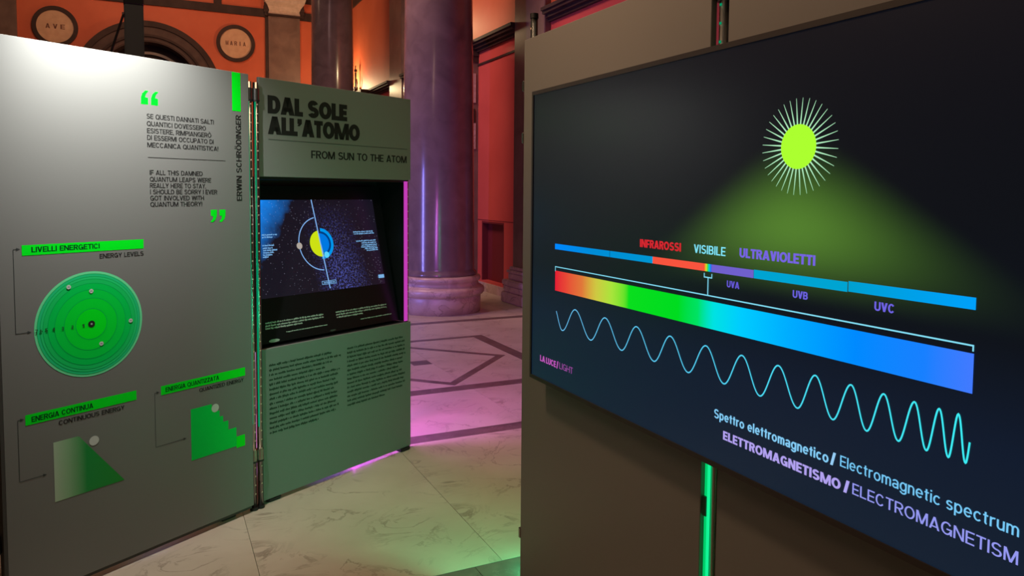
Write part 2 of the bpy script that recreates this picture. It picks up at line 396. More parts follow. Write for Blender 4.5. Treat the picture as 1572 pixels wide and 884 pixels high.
# ---- right wall (local x runs towards the near end so that local -y faces the room)
AR = math.atan2(-DR.y, -DR.x)
def wall_frame(name, mm, bm):
    o = structure(link(name, bm, mm)); o.location = W0; o.rotation_euler = (0, 0, AR); return o
# local x = -s ; room side is local -y ?  n_of(AR) must equal NR
assert (n_of(AR)-NR).length < 1e-3
wr = B(-11.8, 8, .12, .5, 0, 9)
box(wr, -11.8, 8, 0, .12, 1.13, 9)          # wall face above the niches
niches = [(-.95, -.10), (2.4, 3.25)]
x = -11.8
for n0, n1 in niches:
    box(wr, x, n0, 0, .12, 0, 1.13); box(wr, n0, n1, 0, .12, 0, .17); x = n1
box(wr, x, 8, 0, .12, 0, 1.13)
wall_right = wall_frame('wall_right', M['red'], wr)
up = link('upper_wall_warm_lit', B(-11.8, 8, -.004, 0, 3.98, 9), M['orange'], wall_right)  # wall face above the cornice coloured more orange to carry the uplight's warmth
for n0, n1 in niches:
    link('niche_panel', B(n0+.0, n1-.0, .10, .12, .17, 1.13), M['darkred'], wall_right)
    link('niche_reveal', box(box(B(n0, n1, .0, .1, 1.10, 1.13), n0, n0+.03, 0, .1, .17, 1.10), n1-.03, n1, 0, .1, .17, 1.10), M['darkred'], wall_right)
def cornice_profile(bm, x0, x1, off=0.0):
    for dy, z0, z1 in ((.05, 3.86, 3.90), (.09, 3.90, 3.945), (.135, 3.945, 3.985), (.16, 3.985, 4.03)):
        box(bm, x0-dy*.0, x1+dy*.0, -off-dy, 0, z0, z1)
    return bm
for x0, x1 in ((-11.8, -5.9), (-4.99, .42), (1.33, 8)):
    link('cornice', cornice_profile(bmesh.new(), x0, x1), M['trim'], wall_right)
    link('groove_line', B(x0, x1, -.018, 0, 3.645, 3.675), M['trim'], wall_right)  # thin dark strip standing in for the groove below the cornice
link('joint_line', B(-11.8, 8, -.004, 0, 1.145, 1.155), M['darkred'], wall_right)
link('upper_band', B(-11.8, 8, -.03, 0, 6.40, 6.62), M['trim'], wall_right)
link('skirting', B(-11.8, 8, -.03, 0, 0, .14), M['base'], wall_right)

def pilaster(x0, x1, off, label, top=9, ped=True):
    t = thing('marble_pilaster', label, 'pilaster', W0, AR)
    link('shaft', bevel(B(x0, x1, -off, 0, .5 if ped else 0, top), .012, 1), M['pier'], t)
    if ped:
        b = bmesh.new()
        for e, z0, z1 in ((.13, 0, .15), (.105, .15, .25), (.12, .25, .33), (.05, .33, .43), (.075, .43, .47), (.04, .47, .52)):
            box(b, x0-e, x1+e, -off-e, 0, z0, z1)
        link('moulded_base', bevel(b, .014, 2), M['base'], t)
    return t
pilaster(.42, 1.33, .10, 'tall brown marble pilaster on a stepped pink base, beside the tall spectrum screen')
pilaster(-5.90, -4.99, .10, 'narrow far marble pilaster with its lower part brightly lit, between the two columns')
# pier with a bracket capital behind the big column
t = thing('marble_pier', 'mauve marble pier with pale inset strip and dark capital, right behind the big column', 'pier', W0, AR)
link('shaft', B(-2.6, -1.12, -.20, 0, 0, 3.86), M['pier'], t)
b = bmesh.new()
for dy, z0, z1 in ((.03, 3.70, 3.80), (.06, 3.80, 3.90), (.10, 3.90, 3.96), (.15, 3.96, 4.04)):
    box(b, -2.6-dy, -1.12+dy*.5, -.20-dy, 0, z0, z1)
link('capital', b, M['trim'], t)
for z0, z1 in ((3.05, 3.52), (2.30, 2.72)):
    link('pale_inset', B(-1.12, -1.105, -.165, -.05, z0, z1), M['base'], t)
link('carved_inset', bevel(B(-1.12, -1.10, -.16, -.06, 2.72, 2.95), .008, 1), M['trim'], t)
t2 = thing('marble_pier', 'small brown pier with cornice block on the right wall above the title panel', 'pier', W0, AR)
link('shaft', B(-8.6, -7.75, -.14, 0, 0, 3.86), M['pier'], t2)
b = bmesh.new()
for dy, z0, z1 in ((.05, 3.82, 3.92), (.10, 3.92, 3.98), (.15, 3.98, 4.05)): box(b, -8.6-dy, -7.75+dy*.5, -.14-dy, 0, z0, z1)
link('capital', b, M['trim'], t2)
# bracket lamp standing on the cornice
t = thing('cornice_lamp', 'thin dark bracket lamp standing in the warm glow on the far cornice', 'lamp', W0+DR*8.95+NR*.10+Vector((0, 0, 4.03)), AR)
link('stem', rod(rod(rod(bmesh.new(), (0, 0, 0), (0, 0, .60), .022), (0, 0, .60), (.0, 0, .78), .012), (0, 0, .62), (0, 0, .68), .04), M['trim'], t)
arm = bmesh.new(); pp = [(-.02, 0, .16), (.10, 0, .20), (.16, -.0, .32), (.12, 0, .42)]
for a_, b_ in zip(pp, pp[1:]): rod(arm, a_, b_, .014, 8)
pp = [(0, 0, .16), (-.14, 0, .02), (-.30, 0, -.01), (-.42, 0, .06)]
for a_, b_ in zip(pp, pp[1:]): rod(arm, a_, b_, .012, 8)
link('curved_arm', arm, M['trim'], t)
link('lamp_head', bevel(B(-.05, .05, -.05, .05, .10, .24), .015, 1), M['trim'], t)

# ---- back wall with the arch (local x to the right, room on local -y); s = distance to the left of the corner
AB = math.atan2(.43315, .90132)
assert (n_of(AB)+DR).length < 1e-3
CXz = Vector((CX.x, CX.y, 0))
ARC_S, ARC_Z, ARC_R, ARC_I = 4.88, 4.23, 1.76, 1.26
bm = bmesh.new()
pts = [(0, 0), (0, 9), (-11, 9), (-11, 0), (-ARC_S-ARC_I, 0)]
for i in range(33):
    a = pi-pi*i/32; pts.append((-ARC_S+ARC_I*math.cos(a), ARC_Z+ARC_I*math.sin(a)))
pts.append((-ARC_S+ARC_I, 0))
f = bm.faces.new([bm.verts.new((a, 0, b)) for a, b in pts])
ex = bmesh.ops.extrude_face_region(bm, geom=[f]); bmesh.ops.translate(bm, vec=(0, .5, 0), verts=[v for v in ex['geom'] if isinstance(v, bmesh.types.BMVert)])
bmesh.ops.triangulate(bm, faces=bm.faces[:]); bmesh.ops.recalc_face_normals(bm, faces=bm.faces[:])
wall_back = structure(link('wall_back', bm, M['orange'])); wall_back.location = CXz; wall_back.rotation_euler = (0, 0, AB)
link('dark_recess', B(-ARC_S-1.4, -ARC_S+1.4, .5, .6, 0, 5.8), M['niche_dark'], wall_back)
def arc_box(r0, r1, y0, y1, n=40, legs=True):
    bm = bmesh.new(); sec = []
    path = [(pi*i/n) for i in range(n+1)]
    if legs: sec.append([(r1, -ARC_Z), (r0, -ARC_Z)])
    for a in path: sec.append([(r1*math.cos(a), r1*math.sin(a)), (r0*math.cos(a), r0*math.sin(a))])
    if legs: sec.append([(-r1, -ARC_Z), (-r0, -ARC_Z)])
    prev = None
    for (o_, i_) in sec:
        cur = [bm.verts.new((-ARC_S+o_[0], y0, ARC_Z+o_[1])), bm.verts.new((-ARC_S+i_[0], y0, ARC_Z+i_[1])),
               bm.verts.new((-ARC_S+i_[0], y1, ARC_Z+i_[1])), bm.verts.new((-ARC_S+o_[0], y1, ARC_Z+o_[1]))]
        if prev:
            for k in range(4): bm.faces.new((prev[k], prev[(k+1) % 4], cur[(k+1) % 4], cur[k]))
        prev = cur
    bmesh.ops.recalc_face_normals(bm, faces=bm.faces[:]); return bm
arch = thing('stone_arch', 'brown moulded stone arch on the orange back wall between the two roundels', 'arch', CXz, AB)
for r0, r1, dy, mm in ((1.62, 1.76, -.14, 'trim'), (1.42, 1.62, -.09, 'archstone'), (1.36, 1.42, -.12, 'trim'), (1.26, 1.36, -.06, 'archstone')):
    link('moulding_ring', arc_box(r0, r1, dy, .02), M[mm], arch)
link('inner_arch', arc_box(.98, 1.05, .40, .48), M['pier'], arch)
link('arch_lining', arc_box(1.235, 1.262, -.04, .49), M['archstone'], arch)
for z0, z1 in ((6.42, 6.64), (6.90, 7.10)):
    link('wall_band', B(-11, 0, -.05, 0, z0, z1), M['trim'], wall_back)
for s_ in (3.17, 6.6):
    link('upright_band', B(-s_-.10, -s_+.10, -.045, 0, 6.64, 6.90), M['trim'], wall_back)
def back_pilaster(s0, s1, label, cap=True):
    t = thing('wall_pilaster', label, 'pilaster', CXz, AB)
    link('shaft', B(-s1, -s0, -.07, 0, 0, 6.50), M['pier'], t)
    link('shadow_edge_strip', B(-s1-.08, -s1, -.05, 0, 0, 6.50), M['trim'], t)  # dark strip painted in for the pilaster's shadow edge
    if cap:
        bm = bmesh.new(); prev = None; prof = [(0, 6.50), (-.0, 6.54), (-.02, 6.62), (.02, 6.72), (.10, 6.82), (.14, 6.95), (.16, 7.3)]
        for e, z in prof:
            cur = [bm.verts.new(v) for v in ((-s1-e, -.12-e, z), (-s0+e, -.12-e, z), (-s0+e, 0, z), (-s1-e, 0, z))]
            if prev:
                for k in range(4): bm.faces.new((prev[k], prev[(k+1) % 4], cur[(k+1) % 4], cur[k]))
            prev = cur
        bm.faces.new(prev)
        link('flared_capital', bm, M['capital'], t)
        link('capital_edge', B(-s1-.02, -s0+.02, -.16, 0, 6.46, 6.51), M['trim'], t)
        for sx in (-s1, -s0):
            b = bmesh.new()
            e = -1 if sx == -s1 else 1
            for k in range(6):
                z0 = 6.46+k*.09; x0 = sx+e*.00; x1 = sx+e*(.10+.02*math.sin(k))
                box(b, min(x0, x1), max(x0, x1), -.09-.01*k, 0, z0, z0+.09)
            link('side_scroll', b, M['trim'], t)
back_pilaster(1.0, 1.86, 'brown wall pilaster with pale flared capital, left of the far column')
back_pilaster(7.77, 9.2, 'brown wall pilaster at the far left edge beside the AVE roundel', False)
def medallion(s_, z_, word, label, du):
    t = thing('wall_medallion', label, 'medallion', CXz+Vector((-AX.x*s_, -AX.y*s_, z_)), AB, 'round inscribed medallions on the back wall')
    bm = polys(ring(0, 0, .405, .50, 48), -.06)
    ex = bmesh.ops.extrude_face_region(bm, geom=bm.faces[:]); bmesh.ops.translate(bm, vec=(0, .06, 0), verts=[v for v in ex['geom'] if isinstance(v, bmesh.types.BMVert)])
    bmesh.ops.remove_doubles(bm, verts=bm.verts[:], dist=1e-4); link('rim', bm, M['trim'], t)
    bm = polys([disc(0, 0, .41, 48)], -.025); ex = bmesh.ops.extrude_face_region(bm, geom=bm.faces[:]); bmesh.ops.translate(bm, vec=(0, .025, 0), verts=[v for v in ex['geom'] if isinstance(v, bmesh.types.BMVert)])
    link('plaster_disc', bm, M['medal'], t)
    n_ = len(word); st_ = 2*du/n_
    for k_, ch in enumerate(word):
        lw_ = st_*(.22 if ch == 'I' else .62); c_ = -du+st_*(k_+.5)
        link('letter', polys(text(ch, c_-lw_/2, c_+lw_/2, -.055, .115, .20), -.027), M['letterbrown'], t)
medallion(6.97, 5.65, 'AVE', 'ochre roundel reading AVE in a dark rim, on the orange wall', .24)
medallion(2.72, 5.62, 'MARIA', 'ochre roundel reading MARIA in a dark rim, on the orange wall', .28)

# ---- free-standing columns
def column(x, y, r0, r1, h, label):
    t = thing('marble_column', label, 'column', (x, y, 0), 0, 'marble columns of the aisle')
    prof = [(r0+.035, .49), (r0+.03, .53), (r0+.0, .56)]
    for i in range(12):
        k = i/11; prof.append((r0+(r1-r0)*k**1.25, .58+(h-.58)*k))
    link('shaft', lathe(prof, 96), M['column'], t, True)
    b = [(r0+.085, 0), (r0+.09, .205), (r0+.08, .225), (r0+.115, .235), (r0+.135, .26), (r0+.14, .29), (r0+.13, .325), (r0+.10, .345), (r0+.075, .355),
         (r0+.06, .37), (r0+.055, .40), (r0+.07, .415), (r0+.085, .43), (r0+.088, .455), (r0+.075, .48), (r0+.05, .49)]
    o = link('moulded_base', lathe(b, 96), M['base'], t, True)
    return t
column(-.995, 10.0, .485, .40, 7.5, 'large purple-brown marble column on a round pink base, beside the title panel')
column(-3.86, 16.0, .46, .405, 8.0, 'further slimmer marble column rising behind the title panel, left of the warm wall')

# ================================================================== EXHIBITION STRUCTURE
def board(parent, name, u0, u1, v0, v1, mm='board', th=.018):
    bm = B(u0, u1, 0, th, v0, v1)
    bmesh.ops.bevel(bm, geom=bm.edges[:], offset=.0015, segments=1, affect='EDGES')
    return link(name, bm, M[mm], parent)
def pr(parent, name, pl, mm, y=-.0008):
    o = link(name, polys(pl, y), M[mm] if isinstance(mm, str) else mm, parent)
    if name.endswith('_text') or name in ('caption_lines', 'printed_captions', 'left_body_text', 'right_body_text'): o['kind'] = 'stuff'
    return o

# ---- left panel with the quotation
P1 = thing('quotation_panel', 'tall grey graphic panel with the quotation and green energy diagrams, spot-lit at top', 'panel', O1, A1)
board(P1, 'board', -1.094, -.0, .035, 2.157)
link('bottom_rail', B(-1.08, -.01, .004, .016, .022, .035), M['edge'], P1)
link('edge_trim', B(-1.106, -1.095, -.001, .03, .035, 2.15), M['edge'], P1)
for fu in (-1.0, -.12): link('foot', bevel(B(fu-.04, fu+.04, .03, .09, 0, .022), .004, 1), M['black'], P1)
def quote(u, v, wd, h, rot=False):
    base = [(0, 0), (.92, 0), (.92, .48), (.55, .52), (.64, .74), (1.0, 1.0), (.58, 1.0), (.2, .78), (.03, .5)]
    out = []
    for k in (0, 1):
        for q in ([base[i] for i in (0, 1, 2, 3)], [base[0], base[3], base[8]], [base[8], base[3], base[7]], [base[3], base[4], base[7]], [base[4], base[5], base[6], base[7]]):
            pts = [(a*wd*.43+k*wd*.56, b*h) for a, b in q]
            if rot: pts = [(wd-a, h-b) for a, b in pts]
            out.append([(u+a, v+b) for a, b in pts])
    return out
pr(P1, 'opening_quotation_mark', quote(-.540, 1.960, .080, .058), 'green')
pr(P1, 'closing_quotation_mark', quote(-.220, 1.451, .082, .057, True), 'green')
ITL = ['SE QUESTI DANNATI SALTI', 'QUANTICI DOVESSERO', 'ESISTERE, RIMPIANGERÒ', 'DI ESSERMI OCCUPATO DI', 'MECCANICA QUANTISTICA!']
ITR = [-.193, -.234, -.207, -.196, -.172]; ITV = [1.901, 1.870, 1.840, 1.811, 1.780]
pl = []
for s_, r_, v_ in zip(ITL, ITR, ITV): pl += text(s_, -.516, r_, v_, .0205, .155, .05)
pr(P1, 'italian_quotation', pl, 'ink')
pr(P1, 'divider_rule', [rect(-.514, 1.7355, -.134, 1.7375)], 'ink')
ENL = ['IF ALL THIS DAMNED', 'QUANTUM LEAPS WERE', 'REALLY HERE TO STAY,', 'I SHOULD BE SORRY I EVER', 'GOT INVOLVED WITH', 'QUANTUM THEORY!']
ENR = [-.255, -.212, -.239, -.181, -.250, -.260]; ENV = [1.663, 1.634, 1.607, 1.580, 1.553, 1.526]
pl = []
for s_, r_, v_ in zip(ENL, ENR, ENV): pl += text(s_, -.508, r_, v_, .020, .155, .05)
pr(P1, 'english_quotation', pl, 'ink')
pr(P1, 'green_name_bar', [rect(-.093, 1.974, -.046, 2.1555)], 'green')
pr(P1, 'author_name', text('ERWIN SCHRÖDINGER', 1.549, 1.956, -.046, .029, .17, .08, up=True), 'ink')
# energy levels
def header(bar, s1, a, b, s2, c, d, nm):
    pr(P1, nm, [rect(*bar)], 'green')
    pr(P1, 'heading_text', text(s1, a[0], a[1], a[2], .020, .17, .05), mat('dark_green_ink', (.0, .055, .012), .6, spec=.1), -.0012)
    pr(P1, 'subheading_text', text(s2, c[0], c[1], c[2], .018, .16, .05), 'ink')
header((-1.014, 1.349, -.542, 1.388), 'LIVELLI ENERGETICI', (-.981, -.727, 1.360), 0, 'ENERGY LEVELS', (-.728, -.543, 1.319), 0, 'green_heading_bar')
header((-1.020, .705, -.588, .745), 'ENERGIA CONTINUA', (-.999, -.769, .714), 0, 'CONTINUOUS ENERGY', (-.902, -.641, .676), 0, 'green_heading_bar')
header((-.477, .698, -.042, .738), 'ENERGIA QUANTIZZATA', (-.456, -.187, .708), 0, 'QUANTIZED ENERGY', (-.291, -.051, .670), 0, 'green_heading_bar')
def pointer(u0, v0, v1, u1, us):
    pl = line([(us, v0), (u0, v0), (u0, v1), (u1, v1)], .0022)
    pl = [rect(u0, v0-.0011, us, v0+.0011), rect(u0-.0011, v1, u0+.0011, v0), rect(u0, v1-.0011, u1, v1+.0011)]
    for (u, v) in ((us, v0), (u1, v1)): pl.append([(u-.004, v-.006), (u+.010, v), (u-.004, v+.006)])
    pr(P1, 'pointer_line', pl, 'dark_ink')
pointer(-1.043, 1.374, 1.058, -.999, -1.029); pointer(-1.046, .731, .496, -.960, -1.034); pointer(-.506, .714, .474, -.370, -.494)
cu, cv = -.768, 1.057
radii = [.2125, .203, .192, .182, .165, .140, .105, .062]
cols = [(.17, .80, .36), (.02, .62, .22), (.02, .66, .18), (.01, .62, .13), (.0, .66, .09), (.0, .72, .06), (.0, .80, .035), (.0, .92, .015)]
wheel = pr(P1, 'energy_level_disc', [disc(cu, cv, radii[0], 96)], mat('green_ink_ring', cols[0], .5, spec=.1))
for i, (r_, c_) in enumerate(zip(radii[1:], cols[1:])):
    link('level_ring', polys([disc(cu, cv, r_, 80)], -.0008-.00025*(i+1)), mat('green_ink_ring', c_, .5, spec=.1), wheel)
    link('level_outline', polys(ring(cu, cv, r_-.0012, r_+.0006, 64), -.0008-.00025*(i+1)-.0001), mat('green_ink_line', (0, .46, .09), .5, spec=.1), wheel)
link('nucleus', polys([disc(cu, cv, .0135, 32)], -.0034), M['ink'], wheel)
link('nucleus_dot', polys([disc(cu, cv, .004, 16)], -.0036), mat('grey_dot', (.4, .45, .4), .6), wheel)
white = mat('pale_ink', (.62, .64, .58), .5)
for (u, v) in ((-.852, 1.215), (-.766, 1.190), (-.607, 1.048), (-.731, .971)):
    link('electron_dot', polys([disc(u, v, .0085, 20)], -.0036), white, wheel)
    link('electron_mark', polys([rect(u-.004, v-.001, u+.004, v+.001)], -.0038), M['dark_ink'], wheel)
for k, (u, v) in enumerate(((-.973, 1.056), (-.957, 1.055), (-.938, 1.055), (-.912, 1.054), (-.879, 1.053), (-.842, 1.053), (-.801, 1.052))):
    link('level_number', polys(text(str(7-k), u-.005, u+.005, v-.004, .013, .22), -.0036), mat('dark_green_ink', (0, .12, .02), .6), wheel)
# continuous energy slope
slope = ramp_mat('fading_green_ink', [(-.925, (180, 200, 170)), (-.88, (150, 190, 145)), (-.80, (0, 150, 60)), (-.648, (0, 150, 35))], -.93, -.64, False)
pr(P1, 'continuous_slope', [[(-.924, .376), (-.648, .376), (-.800, .575), (-.826, .610), (-.835, .613), (-.924, .613)]], slope)
pr(P1, 'slope_ball', [disc(-.769, .578, .0195, 32)], white, -.0012)
st = [(-.336, .362, -.228, .600), (-.228, .362, -.205, .590), (-.205, .362, -.187, .560), (-.187, .362, -.168, .530), (-.168, .362, -.140, .500), (-.140, .362, -.096, .455), (-.096, .352, -.048, .408)]
pr(P1, 'energy_steps', [rect(a, b, c, d) for a, b, c, d in st[:6]], mat('mid_green_ink', (0, .72, .08), .5, spec=.1))
pr(P1, 'last_energy_step', [rect(*st[6])], 'green')
pr(P1, 'step_ball', [disc(-.210, .577, .0195, 32)], white, -.0012)

# ---- title panel with the sunk monitor
P2 = thing('title_panel', 'grey-green title panel reading DAL SOLE ALL\'ATOMO around a black recess with monitor', 'panel', O2, A2)
board(P2, 'upper_board', 0, 1.063, 1.668, 2.157)
board(P2, 'lower_board', 0, 1.063, .020, .798)
bx = bmesh.new()
box(bx, .0, .014, .018, .30, .798, 1.668); box(bx, 1.040, 1.046, .012, .30, .798, 1.668)
box(bx, .0, 1.046, .28, .30, .798, 1.668); box(bx, 0, 1.046, .018, .30, 1.655, 1.668); box(bx, 0, 1.046, .018, .30, .780, .796)
link('recess_box', bx, M['black'], P2)
link('magenta_light_strip', B(1.014, 1.038, .002, .010, .806, 1.660), M['led_magenta'], P2)
pr(P2, 'title_text', text('DAL SOLE', .050, .563, 1.984, .090, .30, .0)+text("ALL'ATOMO", .050, .655, 1.881, .090, .30, -.01), 'ink')
pr(P2, 'title_rule', [rect(.053, 1.853, 1.033, 1.856)], 'dark_ink')
pr(P2, 'subtitle_text', text('FROM SUN TO THE ATOM', .315, 1.028, 1.771, .041, .175, .04), 'ink')
e1 = [.438, .505, .442, .400, .500, .492, .465, .480, .455, .482, .485, .474, .488, .478, .350]
e2 = [.994, 1.005, 1.005, 1.005, 1.012, .990, .993, .955, .982, 1.010, .996, 1.010, .985, .850]
inkg = mat('printed_text_ink', (.035, .05, .035), .6, spec=.2)
pl = []
for i, e in enumerate(e1): pl += filler(.040, e, .706-i*.0249, .0082, i)
pr(P2, 'left_body_text', pl, inkg)
pl = []
for i, e in enumerate(e2): pl += filler(.553, e, .708-i*.0249, .0082, 40+i)
pr(P2, 'right_body_text', pl, inkg)
link('foot', bevel(B(.97, 1.05, -.012, .06, 0, .022), .006, 2), M['black'], P2)
link('foot', bevel(B(.03, .11, .0, .06, 0, .022), .006, 2), M['black'], P2)
link('underside_light', B(.70, .76, .10, .14, .03, .045), M['led_magenta_hot'], P2)

# the monitor lies back inside the recess
tilt = math.atan2(.11, .507)
mo = thing('recessed_monitor', 'tilted monitor in the black recess showing a half sun and blue planet on stars', 'monitor')
mo.matrix_world = Matrix.Translation(O2+d_of(A2)*0-n_of(A2)*.10+Vector((0, 0, 1.038))) @ Matrix.Rotation(A2, 4, 'Z') @ Matrix.Rotation(-tilt, 4, 'X')
link('face_sheet', B(.016, 1.008, .0, .012, -.232, .60), M['blackgloss'], mo)
# picture: star field
def screen_mat():
    mt = bpy.data.materials.new('star_field_picture'); mt.use_nodes = True; nt = mt.node_tree; L = nt.links.new; N = nt.nodes.new
    b = nt.nodes['Principled BSDF']; b.inputs['Base Color'].default_value = (.004, .004, .005, 1); b.inputs['Roughness'].default_value = .3
    tc = N('ShaderNodeTexCoord'); sx = N('ShaderNodeSeparateXYZ'); L(tc.outputs['Object'], sx.inputs[0])
    def math_(op, a, b_=None, clamp=False):
        n = N('ShaderNodeMath'); n.operation = op; n.use_clamp = clamp
        for i, v in enumerate((a, b_)):
            if v is None: continue
            if isinstance(v, (int, float)): n.inputs[i].default_value = v
            else: L(v, n.inputs[i])
        return n.outputs[0]
    X, Z = sx.outputs['X'], sx.outputs['Z']
    noise = N('ShaderNodeTexNoise'); noise.inputs['Scale'].default_value = 14; noise.inputs['Detail'].default_value = 6; L(tc.outputs['Object'], noise.inputs['Vector'])
    # blue nebula to the upper left: bright where x + k*(1-z) is small
    d = math_('ADD', X, math_('MULTIPLY', math_('SUBTRACT', .52, Z), .72))
    d = math_('ADD', d, math_('MULTIPLY', math_('SUBTRACT', noise.outputs['Fac'], .5), .14))
    neb = N('ShaderNodeMapRange'); neb.inputs['From Min'].default_value = .16; neb.inputs['From Max'].default_value = .36; neb.inputs['To Min'].default_value = 1; neb.inputs['To Max'].default_value = 0; L(d, neb.inputs['Value'])
    # stars
    vo = N('ShaderNodeTexVoronoi'); vo.inputs['Scale'].default_value = 62; L(tc.outputs['Object'], vo.inputs['Vector'])
    stn = N('ShaderNodeMapRange'); stn.inputs['From Min'].default_value = .05; stn.inputs['From Max'].default_value = .20; stn.inputs['To Min'].default_value = 1; stn.inputs['To Max'].default_value = 0; L(vo.outputs['Distance'], stn.inputs['Value'])
    wn = math_('MULTIPLY', stn.outputs[0], math_('MULTIPLY', noise.outputs['Fac'], .45))
    # violet dust band right of the planet
    dd = math_('ABSOLUTE', math_('SUBTRACT', math_('ADD', X, math_('MULTIPLY', Z, .15)), .64))
    du = N('ShaderNodeMapRange'); du.inputs['From Min'].default_value = .0; du.inputs['From Max'].default_value = .20; du.inputs['To Min'].default_value = .75; du.inputs['To Max'].default_value = 0; L(dd, du.inputs['Value'])
    n2 = N('ShaderNodeTexNoise'); n2.inputs['Scale'].default_value = 90; n2.inputs['Detail'].default_value = 3; L(tc.outputs['Object'], n2.inputs['Vector'])
    dz = N('ShaderNodeMapRange'); dz.inputs['From Min'].default_value = .5; dz.inputs['From Max'].default_value = .1; L(Z, dz.inputs['Value'])
    n3 = N('ShaderNodeMapRange'); n3.inputs['From Min'].default_value = .45; n3.inputs['From Max'].default_value = .75; L(n2.outputs['Fac'], n3.inputs['Value'])
    dust = math_('MULTIPLY', math_('MULTIPLY', du.outputs[0], n3.outputs[0]), dz.outputs[0])
    def col(v, c):
        m_ = N('ShaderNodeVectorMath'); m_.operation = 'SCALE'; m_.inputs[0].default_value = c; L(v, m_.inputs['Scale']); return m_.outputs[0]
    def add(a, b_):
        m_ = N('ShaderNodeVectorMath'); m_.operation = 'ADD'; L(a, m_.inputs[0]); L(b_, m_.inputs[1]); return m_.outputs[0]
    s_ = add(add(col(neb.outputs[0], srgb(0, 132, 238)), col(wn, (.55, .55, .75))), col(dust, (.12, .16, .75)))
    bg = N('ShaderNodeVectorMath'); bg.operation = 'ADD'; bg.inputs[1].default_value = srgb(20, 17, 30); L(s_, bg.inputs[0])
    L(bg.outputs[0], b.inputs['Emission Color']); b.inputs['Emission Strength'].default_value = 1
    return mt
pr(mo, 'star_field', [rect(.018, .0, .942, .522)], screen_mat(), -.001)
lb = emit('screen_light_blue', srgb(128, 176, 236))
pcu, pcv = .498, .270
blue_glow = emit('planet_blue', srgb(0, 120, 225)); 
pr(mo, 'blue_planet', [disc(pcu+.005, pcv, .058, 48)], blue_glow, -.0016)
pr(mo, 'planet_ring', ring(pcu+.005, pcv, .070, .088, 48, -95, 85), emit('ring_blue', srgb(0, 150, 235)), -.0016)
pr(mo, 'planet_dark_ring', ring(pcu+.005, pcv, .057, .070, 48, -95, 85), emit('ring_dark_blue', srgb(0, 62, 130)), -.0016)
pr(mo, 'planet_glint', [disc(pcu+.033, pcv-.066, .018, 24)], emit('glint', srgb(90, 210, 250)), -.0022)
half = [(pcu+.004+.076*math.cos(math.radians(a)), pcv+.075*math.sin(math.radians(a))) for a in range(96, 277, 6)]
pr(mo, 'half_sun', [half], emit('sun_yellow', srgb(205, 225, 20)), -.0024)
pr(mo, 'dividing_line', line([(.477, .522), (.520, .012)], .0068), lb, -.0028)
pr(mo, 'orbit_arc', ring(pcu+.005, pcv, .148, .1535, 48, 100, 268), lb, -.0026)
pr(mo, 'moon', [disc(.353, .264, .0185, 32)], emit('moon_grey', srgb(176, 166, 156)), -.0030)
lc = emit('caption_blue', srgb(120, 175, 225)); pl = []
for a, b_, v in ((.751, .913, .323), (.751, .914, .311), (.763, .918, .267), (.803, .917, .254), (.801, .920, .241), (.795, .921, .230), (.822, .923, .219), (.834, .922, .208),
                 (.125, .217, .331), (.125, .190, .318), (.12, .189, .274), (.12, .180, .260), (.12, .212, .248), (.118, .183, .236), (.116, .174, .224), (.113, .147, .213)):
    pl += filler(a, b_, v, .0055, int(v*1000)+int(a*10))
pr(mo, 'caption_lines', pl, lc, -.002)
fr = [rect(.468, .036, .569, .039), rect(.468, .054, .569, .057), rect(.468, .036, .471, .057), rect(.566, .036, .569, .057)]
pr(mo, 'button_outline', fr+filler(.480, .555, .043, .006, 3), lc, -.0032)
pr(mo, 'corner_button', [rect(.895, .036, .942, .057)], lc, -.0032)
pg = mat('pale_printed_text', (.42, .40, .36), .6); pl = []
for a, b_, v, h in ((.073, .453, -.130, .006), (.071, .450, -.145, .006), (.069, .299, -.159, .006), (.192, .463, -.190, .0042), (.535, .925, -.130, .006), (.535, .922, -.145, .006), (.537, .737, -.160, .006), (.709, .955, -.191, .0042)):
    pl += filler(a, b_, v, h, int(-v*1000))
pr(mo, 'printed_captions', pl, pg, -.0008)
pr(mo, 'round_emblem', [disc(.112, -.2215, .0085, 32, .033)], mat('pale_emblem', (.34, .31, .26), .5), -.001)
pr(mo, 'small_emblem', [disc(.498, -.2235, .005, 32, .022)], mat('dim_emblem', (.05, .045, .04), .5), -.001)

# ---- scaffold posts
def post(u, dep, z0, z1, frame, label, cap=True, glow=(None, None), clamps=(2.06, .27), r=.0135, side=0, top_cap=False, gmat='green_glint', hmat='capital'):
    O_, A_ = frame
    t = thing('scaffold_post', label, 'post', O_+d_of(A_)*u-n_of(A_)*dep, A_)
    link('tube', tube(bmesh.new(), 0, 0, z0+.012, z1, r), M['chrome'], t, False)
    for f in t.children[-1].data.polygons: f.use_smooth = len(f.vertices) == 4
    link('foot', tube(bmesh.new(), 0, 0, 0, z0+.014, r*1.5), M['black'], t)
    for zc in clamps:
        b = tube(bmesh.new(), 0, 0, zc-.02, zc+.035, r*1.35, 20); link('coupler', b, M['chrome'], t)
        link('coupler_ring', tube(bmesh.new(), 0, 0, zc-.028, zc-.02, r*1.45), M['black'], t)
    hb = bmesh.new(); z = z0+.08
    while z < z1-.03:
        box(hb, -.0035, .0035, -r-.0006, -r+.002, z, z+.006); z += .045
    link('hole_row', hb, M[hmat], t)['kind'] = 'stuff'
    if glow[0]: link('green_glint_line', B(-r*1.02, -r*.62, -r*.95, -r*.55, glow[0], glow[1]), M[gmat], t)  # thin glowing strip painted where the tube reflects the green LED
    if top_cap: link('end_cap', tube(bmesh.new(), 0, 0, z1, z1+.018, r*1.15), M['black'], t)
    return t
F1, F2, F3 = (O1, A1), (O2, A2), (O3, A3)
post(.016, .020, .0, 2.125, F1, 'left chrome post of the pair joining the quotation panel and title panel', glow=(.44, 2.03))
